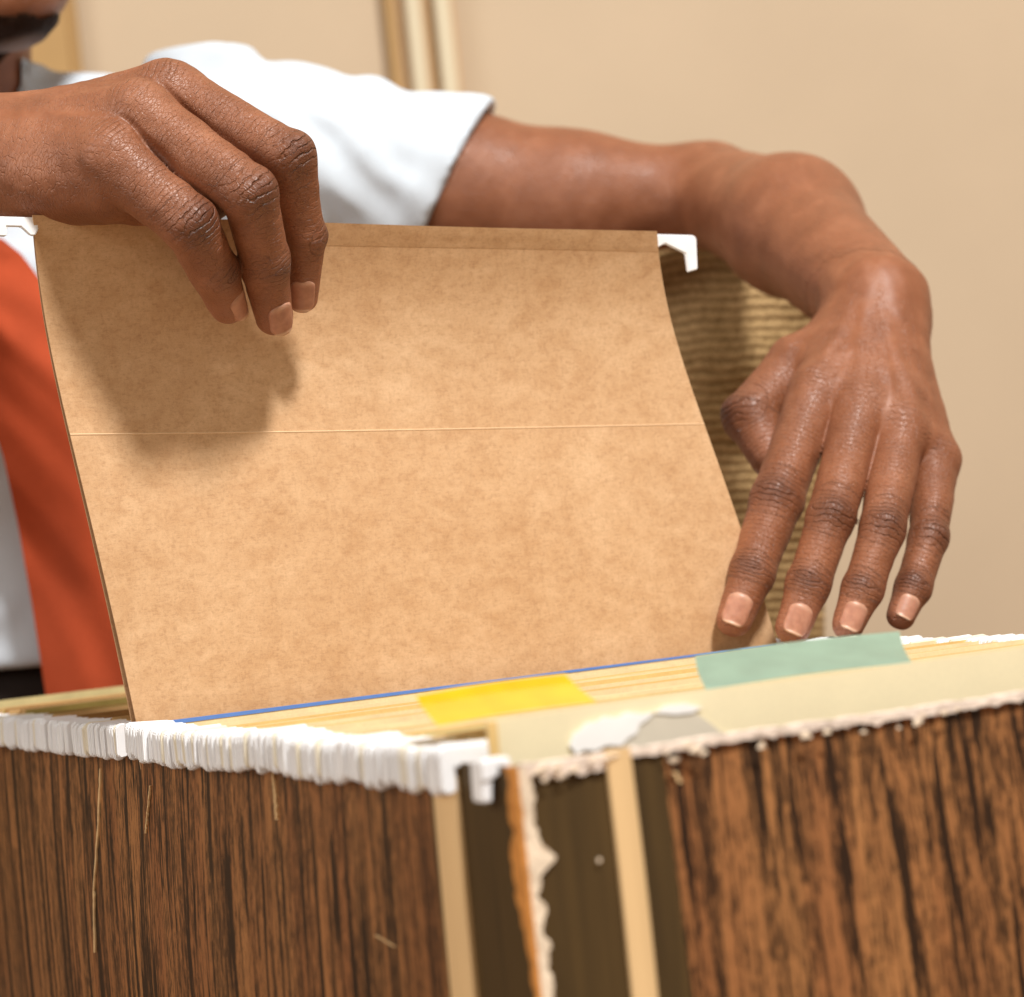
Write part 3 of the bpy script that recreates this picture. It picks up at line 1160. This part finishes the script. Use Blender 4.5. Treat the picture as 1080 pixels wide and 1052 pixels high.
def hand_detail(V, Nn, H, dors, wr):
    """knuckle pads and tone; suv = (fold phase, along-finger, across-finger) for the skin shader"""
    n = len(V)
    disp = np.zeros(n); pig = np.zeros(n); pale = np.zeros(n)
    env = np.zeros(n); phase = np.zeros(n)
    best = np.full(n, 1e9); second = np.full(n, 1e9); S_ = np.zeros(n); L_ = np.zeros(n)
    for k_ in 'ABCDT':
        ch = [wr] + [P(*q, d) for q, d, r in H[k_]]
        rr = [.016] + [r for q, d, r in H[k_]]
        cum = -np.linalg.norm(ch[1] - ch[0])
        old = best.copy(); mine = np.full(n, 1e9)
        for j in range(len(ch) - 1):
            ba = ch[j + 1] - ch[j]; ln = np.linalg.norm(ba); ax = ba / ln
            t = (V - ch[j]) @ ax
            tc = np.clip(t, 0, ln)
            q = V - ch[j] - tc[:, None] * ax
            r_ = rr[j] + (rr[j + 1] - rr[j]) * tc / ln
            d = np.linalg.norm(q, axis=1) - r_
            dr = unit(dors - ax * (dors @ ax)); lat = np.cross(ax, dr)
            m = d < best
            tt = t if j == len(ch) - 2 else np.minimum(t, ln)
            S_[m] = (cum + tt)[m]
            L_[m] = (np.arctan2(q @ lat, q @ dr) * r_)[m]
            best[m] = d[m]
            mine = np.minimum(mine, d)
            cum += ln
        second = np.minimum(second, np.maximum(old, mine))
        for j in range(1, len(ch) - 1):
            if j == 1 and k_ == 'T':
                continue
            p0 = ch[j]
            an = unit(ch[j + 1] - ch[j]); apv = unit(ch[j] - ch[j - 1])
            ax = unit(an + apv)
            dr = apv - an
            dr = unit(dr) * .7 + dors * .6 if np.linalg.norm(dr) > .2 and j > 1 else dors
            dr = unit(dr - ax * (dr @ ax)); lat = np.cross(ax, dr)
            q = V - p0
            s_ = q @ ax; l = q @ lat
            R = rr[j]
            dist = np.linalg.norm(q, axis=1)
            dm = np.clip((Nn @ dr + .30) / .75, 0, 1)
            near = np.clip(2.2 - dist / (R * 1.2), 0, 1)
            # folds arch round the pad of the knuckle
            sw = np.sign(s_) * np.sqrt(s_ ** 2 + (.07 if j > 1 else .02) * l ** 2) * hrng.uniform(.82, 1.18)
            if j == 1:
                e = .34 * fold(s_, .010) * fold(l, .011) * dm * near; lam = .0032
                pg = .25
            elif j == 2:
                e = 1.0 * fold(s_, .0105) * np.clip(1.35 - np.abs(l) / R, 0, 1) * dm * near; lam = .0030
                pg = .62
            else:
                e = .85 * fold(s_, .0062) * np.clip(1.35 - np.abs(l) / R, 0, 1) * dm * near; lam = .0021
                pg = .70
            m = e > env
            phase[m] = (sw / lam)[m]; env[m] = e[m]
            pig = np.maximum(pig, pg * e)
            if j > 1:
                disp += (.0011 if j == 2 else .0006) * fold(s_, .0050) * fold(l, R * .55) * dm * near
                disp -= .0007 * fold(s_ + .0095, .004) * dm * near * fold(l, R * .8) * (j == 2)
        tip = ch[-1]
        pale = np.maximum(pale, np.clip(1 - np.linalg.norm(V - tip, axis=1) / (rr[-1] * 2.0), 0, 1) * .7)
        for a, b, r0 in zip(ch[1:-1], ch[2:], rr[1:]):
            ba = b - a; t = np.clip((V - a) @ ba / (ba @ ba), 0, 1)
            dd = np.linalg.norm(V - a - t[:, None] * ba, axis=1)
            pale = np.maximum(pale, np.clip(1.6 - dd / r0, 0, 1) * np.clip(-(Nn @ dors) - .45, 0, 1) * 1.2)
    lamS = .0026
    ex = .16 * np.clip((S_ - .012) / .01, 0, 1) * np.clip(Nn @ dors + .4, 0, 1)
    m = ex > env
    phase[m] = (S_ / lamS)[m]; env[m] = ex[m]
    for k_ in 'ABCD':            # tendons on the back of the hand
        m_ = P(*H[k_][0][0], H[k_][0][1]); ba = m_ - wr; ln = np.linalg.norm(ba)
        t = (V - wr) @ ba / ln ** 2
        q = V - wr - np.clip(t, 0, 1)[:, None] * ba
        lat = unit(np.cross(ba, dors))
        disp += .0011 * fold(q @ lat, .0030) * np.clip(Nn @ dors, 0, 1) * np.clip((t - .35) / .3, 0, 1) * np.clip((1.05 - t) / .2, 0, 1)
    gap = second - best
    if H is H1:
        disp -= .0026 * np.exp(-(gap / .0024) ** 2) * np.clip((S_ + .002) / .010, 0, 1) * np.clip((.036 - S_) / .008, 0, 1)
    disp += .0006 * noise3(V, 70, 7.7) + .00025 * noise3(V, 190, 4.2)
    pig = pig + .20 * np.clip(noise3(V, 60, 8.8), 0, 1)
    tone = np.stack([np.clip(pig, 0, .9), np.clip(pale, 0, .8), np.clip(env, 0, 1)], 1)
    clear = np.clip((second - best) / .003 - .15, 0, 1)
    hand_detail.clear = np.stack([clear] * 3, 1)
    return disp, tone, np.stack([phase, S_, L_], 1)


parts_v, parts_q, parts_t, parts_s, parts_c = [], [], [], [], []


def bounds(H, extra=(), m=.03):
    pts = np.array([P(*q, d) for k_ in H for q, d, r in H[k_]] + list(extra))
    return pts.min(0) - m, pts.max(0) + m


def cut_plane(wr, toward, back):
    n = toward - wr; n /= np.linalg.norm(n)
    return wr - n * back, n


hands = []
for H, wr, cpt, hv, dors in ((H1, wr1, P(130, 150, 1.26), .00075, W(.45, .55, .70)),
                             (H2, wr2, P(900, 440, 1.43), .0009, W(-.25, .45, .85))):
    lo, hi = bounds(H, [wr], .034)
    c0, cn = cut_plane(wr, cpt, .012)
    f = B.near(lo, hi)
    V, Q = polygonise(f, lo, hi, hv)
    V, Q = cut(V, Q, lambda c: (c - c0) @ cn > -.0005)
    V = snap(f, V, hv)
    Nn = grad(f, V, .0006)
    disp, tone, suv = hand_detail(V, Nn, H, dors, wr)
    fade = np.clip(((V - c0) @ cn) / .012, 0, 1)
    V = V + Nn * (disp * fade)[:, None]
    tone[:, 0] *= fade
    parts_s.append(suv); parts_c.append(hand_detail.clear)
    hands.append((f, H, c0, cn))
    parts_v.append(V); parts_q.append(Q); parts_t.append(tone)

allp = np.array([c[0] for c in B.core] + [c[1] for c in B.core])
lo, hi = allp.min(0) - .13, allp.max(0) + .13
V, Q = polygonise(B, lo, hi, .0045)
keep = lambda c: ((((c - hands[0][2]) @ hands[0][3] < .0015) | (np.linalg.norm(c - wr1, axis=1) > .30)) &
                  (((c - hands[1][2]) @ hands[1][3] < .0015) | (np.linalg.norm(c - wr2, axis=1) > .30)))
V, Q = cut(V, Q, keep)
V = snap(B, V, .004)
parts_v.append(V); parts_q.append(Q)
parts_c.append(np.ones((len(V), 3)))
tn = np.zeros((len(V), 3)); tn[:, 0] = .03 * np.clip(noise3(V, 20, 4.4), 0, 1)
parts_t.append(tn)
parts_s.append(np.stack([np.zeros(len(V)), V @ RT, V @ DN], 1))
off = 0
for i, v in enumerate(parts_v):
    parts_q[i] = parts_q[i] + off; off += len(v)
me = mesh_np('body', np.vstack(parts_v), np.vstack(parts_q))
set_tone(me, np.vstack(parts_t))
set_tone(me, np.vstack(parts_s), 'suv')
set_tone(me, np.vstack(parts_c), 'clear')
body = pobj('body', me, M['skin'])


# nails: plates that follow the finger tips
def nail(f, H, key, dors, span, ln, back=.0):
    """span: half angle the plate wraps round the finger (radians); ln: its length"""
    ch = H[key]
    tip = P(*ch[-1][0], ch[-1][1]); dip = P(*ch[-2][0], ch[-2][1])
    own = Sdf(); own.finger([(P(*q, d), r) for q, d, r in ch])
    ax = unit(tip - dip)
    dr = unit(dors - ax * (dors @ ax)); lat = np.cross(ax, dr)
    R = ch[-1][2]
    nu, nv = 16, 18
    tt, xx = np.meshgrid(np.linspace(0, 1, nv + 1), np.linspace(-1, 1, nu + 1), indexing='ij')
    tt = tt.ravel(); xx = xx.ravel()
    # outline: rounded cuticle end and rounded free edge
    wrow = np.sqrt(np.clip(1 - (np.clip(.28 - tt, 0, 1) / .30) ** 2, .03, 1)) * np.sqrt(np.clip(1 - (np.clip(tt - .78, 0, 1) / .235) ** 2, .03, 1)) * (.90 + .10 * tt)
    ph = xx * wrow * span
    sx = (tt - 1) * ln + R * .62 - back
    rd = np.cos(ph)[:, None] * dr + np.sin(ph)[:, None] * lat
    axp = tip + sx[:, None] * ax
    r_ = np.full(len(tt), R * 2.0)
    for _ in range(40):
        d = own(axp + rd * r_[:, None])
        r_ = np.maximum(r_ - d * .8, R * .35)
    edge = np.clip((np.abs(xx) - .75) / .25, 0, 1) ** 2
    lift = .00050 - .0006 * edge - .0006 * np.clip((.10 - tt) / .10, 0, 1) + .0006 * np.clip((tt - .8) / .2, 0, 1)
    # the plate stays flatter than the round tip
    r_ = np.maximum(r_, R * (.93 - .02 * tt)) + lift
    pts = axp + rd * r_[:, None]
    idx = np.arange(len(pts)).reshape(nv + 1, nu + 1)
    q = np.stack([idx[:-1, :-1], idx[:-1, 1:], idx[1:, 1:], idx[1:, :-1]], -1).reshape(-1, 4)
    n = len(pts)
    pts2 = np.vstack([pts, pts - rd * .0009])
    rim = np.concatenate([idx[0, :], idx[1:, -1], idx[-1, -2::-1], idx[-2:0:-1, 0]])
    r2 = np.roll(rim, -1)
    q = np.vstack([q, q[:, ::-1] + n, np.stack([rim, rim + n, r2 + n, r2], -1)])
    me = mesh_np('nail', pts2, q)
    bm = bmesh.new(); bm.from_mesh(me)
    bmesh.ops.recalc_face_normals(bm, faces=bm.faces[:])
    bm.to_mesh(me); bm.free()
    tone = np.clip((tt - .90) / .04, 0, 1) * .8 + np.clip((.22 - tt) / .1, 0, 1) * .25
    tone = np.concatenate([tone, tone])
    set_tone(me, np.stack([tone] * 3, 1))
    pobj('nail', me, M['nail'], body)


f1, f2 = hands[0][0], hands[1][0]
nail(f1, H1, 'A', W(.72, .05, .70), .80, .0150)
nail(f1, H1, 'B', W(.42, .05, .90), .80, .0165)
nail(f1, H1, 'C', W(.10, .05, .99), .90, .0160)
nail(f1, H1, 'D', W(.2, .3, -.9), .80, .0140)
nail(f1, H1, 'T', W(.1, .5, -.85), .80, .0150)
nail(f2, H2, 'A', W(-.05, .20, .97), .86, .0165)
nail(f2, H2, 'B', W(.15, .20, .95), .84, .0155)
nail(f2, H2, 'C', W(.10, .20, .95), .84, .0145)
nail(f2, H2, 'D', W(.15, .20, .95), .84, .0130)
nail(f2, H2, 'T', W(-.3, -.3, -.9), .80, .0150)

# beard on the chin: hugs the jaw
upv = -DN
bl_ = B.near(chin - .1, chin + .1)
bf_ = lambda p: bl_(p) - .0030 - .0012 * noise3(p, 260)
V, Q = polygonise(bf_, chin - .075, chin + .075, .0022)
V, Q = cut(V, Q, lambda c: ((c - P(20, 18, 1.62)) @ unit(upv - RT * .16) < noise3(c, 160) * .003) &
           ((c - P(20, 62, 1.62)) @ upv > 0) & (np.linalg.norm(c - chin, axis=1) < .07))
me = mesh_np('beard', V, Q)
g = np.clip(((P(20, 36, 1.62) - V) @ unit(upv - RT * .3)) / .006 + .1, 0, 1)
set_tone(me, np.stack([g] * 3, 1))
pobj('beard', me, M['beard'])
# hair cap and eyes (above the picture)
hr = Sdf(); hr.add(P(-62, -225, 1.745), P(-62, -225, 1.745), .104); hr.add(hc + W(0, .25, -.2) * .02, hc + W(0, .2, -.2) * .03, .100)
V, Q = polygonise(hr, hc - .16, hc + .18, .004)
V, Q = cut(V, Q, lambda c: ((c - P(-50, -270, 1.68)) @ W(0, .8, -.6) > 0))
me = mesh_np('hair', V, Q); pobj('hair', me, M['hair'])
for ex in (-38, 52):
    bm = bmesh.new(); bmesh.ops.create_uvsphere(bm, u_segments=16, v_segments=10, radius=.012)
    me = bpy.data.meshes.new('eye'); bm.to_mesh(me); bm.free()
    o = pobj('eye', me, M['eye']); o.location = P(ex, -182, 1.652)

# ---- shirt
SH = Sdf()
SH.add(P(-205, 320, 1.80), P(45, 320, 1.80), .117, k=.03)
SH.add(P(-205, 640, 1.835), P(45, 640, 1.835), .108, k=.04)
SH.add(P(-205, 320, 1.80), P(-205, 640, 1.835), .117, .108, k=.04)
SH.add(P(45, 320, 1.80), P(45, 640, 1.835), .117, .108, k=.04)
SH.add(P(-66, 172, 1.76), P(180, 176, 1.765), .055, .056, k=.02)
SH.add(P(-66, 152, 1.76), P(-345, 160, 1.765), .058, .060, k=.03)
SH.add(P(204, 88, 1.762), P(220, 80, 1.762), .034, .034, k=.008)          # bunched shoulder seam
SH.add(P(230, 176, 1.765), P(330, 180, 1.76), .058, .060, k=.016)
SH.add(P(330, 180, 1.76), P(560, 210, 1.752), .0600, .0560, k=.02)
SH.add(sh1, sh1 + (el1 - sh1) * .75, .060, .056, k=.02)
SH.add(P(-66, 120, 1.745), P(-63, 70, 1.738), .0625, .0600, k=.012)       # neck band
hem_n = W(.90, -.43, .05); hem_p = P(491, 175, 1.752)
hem1_n = (el1 - sh1) / np.linalg.norm(el1 - sh1); hem1_p = sh1 + (el1 - sh1) * .55
waist_p = P(20, 706, 1.73)


def shirt_f(p):
    d = SH(p)
    d = d + .0026 * noise3(p, 26, 2.0) + .0016 * noise3(p, 60, 5.0)
    ar = (p - P(215, 165, 1.765)) @ W(1, -.1, 0)
    d = d + .0028 * np.sin(((p - hem_p) @ W(.75, .65, 0)) * 190 + noise3(p, 30) * 2.2) * np.clip(ar / .08, 0, 1) * np.clip(1 - (ar - .08) / .12, .15, 1)
    hd = (p - hem_p) @ hem_n
    d = d - np.where(ar > .06, .0016 * np.clip((hd + .020) / .003, 0, 1), 0)
    inner = d + .0100
    nk = cone(p, nb_, nt_, .0575, .0545)
    d = np.maximum(d, -inner)
    d = np.maximum(d, -nk)
    d = np.maximum(d, -cone(p, P(-64, 30, 1.690), P(-66, 125, 1.690), .050, .050))
    d = np.maximum(d, np.where(ar > .06, (p - hem_p) @ hem_n, -1))
    d = np.maximum(d, np.where(np.linalg.norm(p - el1, axis=1) < .2, (p - hem1_p) @ hem1_n, -1))
    d = np.maximum(d, (p - P(-20, 50, 1.68)) @ W(-.10, 1, 0))
    d = np.maximum(d, waist_p[2] - p[:, 2])
    return d


sp = np.array([c[0] for c in SH.core] + [c[1] for c in SH.core])
V, Q = polygonise(shirt_f, sp.min(0) - .14, sp.max(0) + .14, .0036)
me = mesh_np('shirt', V, Q)
pobj('shirt', me, M['shirt'])
# smooth the stair steps of the thin shell
bm = bmesh.new(); bm.from_mesh(me)
for _ in range(3):
    bmesh.ops.smooth_vert(bm, verts=bm.verts[:], factor=.5, use_axis_x=True, use_axis_y=True, use_axis_z=True)
bm.to_mesh(me); bm.free()

# ---- trousers, belt, shoes
TR_ = Sdf()
hipL, hipR = P(70, 830, 1.90), P(-230, 830, 1.90)
hipM = (hipL + hipR) / 2
kneeL, kneeR = P(762, 352, 1.84), P(-700, 420, 1.80)
kneeL = np.array(kneeL); kneeR = np.array(kneeR)
footL = np.array([kneeL[0] + .02, kneeL[1] + .10, .07]); footR = np.array([kneeR[0], kneeR[1] + .12, .07])
TR_.add(hipR, hipL, .125, k=.04)
TR_.add((hipL + hipR) / 2, P(-80, 700, 1.86), .130, .125, k=.04)
TR_.add(hipL, kneeL, .088, .070, k=.03)
TR_.add(hipR, kneeR, .088, .070, k=.03)
TR_.add(kneeL, footL, .068, .056, k=.03)
TR_.add(kneeR, footR, .068, .056, k=.03)


def trou_f(p):
    d = TR_(p)
    d = d + .0035 * noise3(p, 22, 8.0) + .003 * np.sin((p - kneeL) @ W(.25, .97, 0) * 150 + noise3(p, 18) * 2.5) * np.exp(-(np.linalg.norm(p - kneeL, axis=1) / .12) ** 2)
    d = np.maximum(d, .075 - p[:, 2])
    return np.maximum(d, np.where(np.linalg.norm((p - hipM)[:, :2], axis=1) < .23, p[:, 2] - (waist_p[2] + .01), -1))


tp = np.array([c[0] for c in TR_.core] + [c[1] for c in TR_.core])
V, Q = polygonise(trou_f, np.maximum(tp.min(0) - .15, [-9, -9, .03]), tp.max(0) + .15, .0055)
me = mesh_np('trousers', V, Q)
pobj('trousers', me, M['cord'])
for ft in (footL, footR):
    s = Sdf(); fw_ = -_fh
    s.add(ft + np.array([0, 0, -.02]), ft + fw_ * .17 + np.array([0, 0, -.035]), .045, .034, k=.02)
    s.add(ft + fw_ * -.03 + np.array([0, 0, .0]), ft + np.array([0, 0, .05]), .044, .048, k=.02)
    V, Q = polygonise(lambda p: np.maximum(s(p), .003 - p[:, 2]), ft - .26, ft + .26, .006)
    pobj('shoe', mesh_np('shoe', V, Q), M['shoe'])
# dark belt below the shirt hem
BT = Sdf(); BT.add(P(-205, 735, 1.842), P(45, 735, 1.842), .109, k=.03)
bz = P(20, 722, 1.73)[2]
V, Q = polygonise(lambda p: np.maximum(BT(p), np.abs(p[:, 2] - bz + .006) - .022), P(-80, 735, 1.84) - .34, P(-80, 735, 1.84) + .34, .004)
pobj('belt', mesh_np('belt', V, Q), M['black'])


# ---- rust apron panel hanging in front of the shirt
ap_l = [(-90, 236), (-70, 330), (-22, 410), (3, 480), (20, 560), (34, 640), (50, 745), (58, 800)]
ap_r = [(2, 252), (22, 268), (60, 320), (110, 400), (150, 480), (180, 580), (200, 745), (205, 800)]


def ap_fn(u, v):
    t = v * (len(ap_l) - 1)
    l = [np.interp(t, range(len(ap_l)), [p[k] for p in ap_l]) for k in (0, 1)]
    r = [np.interp(t, range(len(ap_r)), [p[k] for p in ap_r]) for k in (0, 1)]
    x = l[0] + (r[0] - l[0]) * u; y = l[1] + (r[1] - l[1]) * u
    d = 1.655 + .012 * math.sin(u * 5 + v * 3) * .4 - .015 * math.sin(math.pi * u) + .05 * v * v + .005 * math.sin(v * 11 + u * 6) + .006 * n1(u * 3 + v * 2, 12) + .004 * n1(u * 5 - v * 9, 14)
    return P(x, y, d)


ap = pobj('apron', grid_mesh('apron', ap_fn, 28, 60, tuple(FW * .003)), M['rust'])
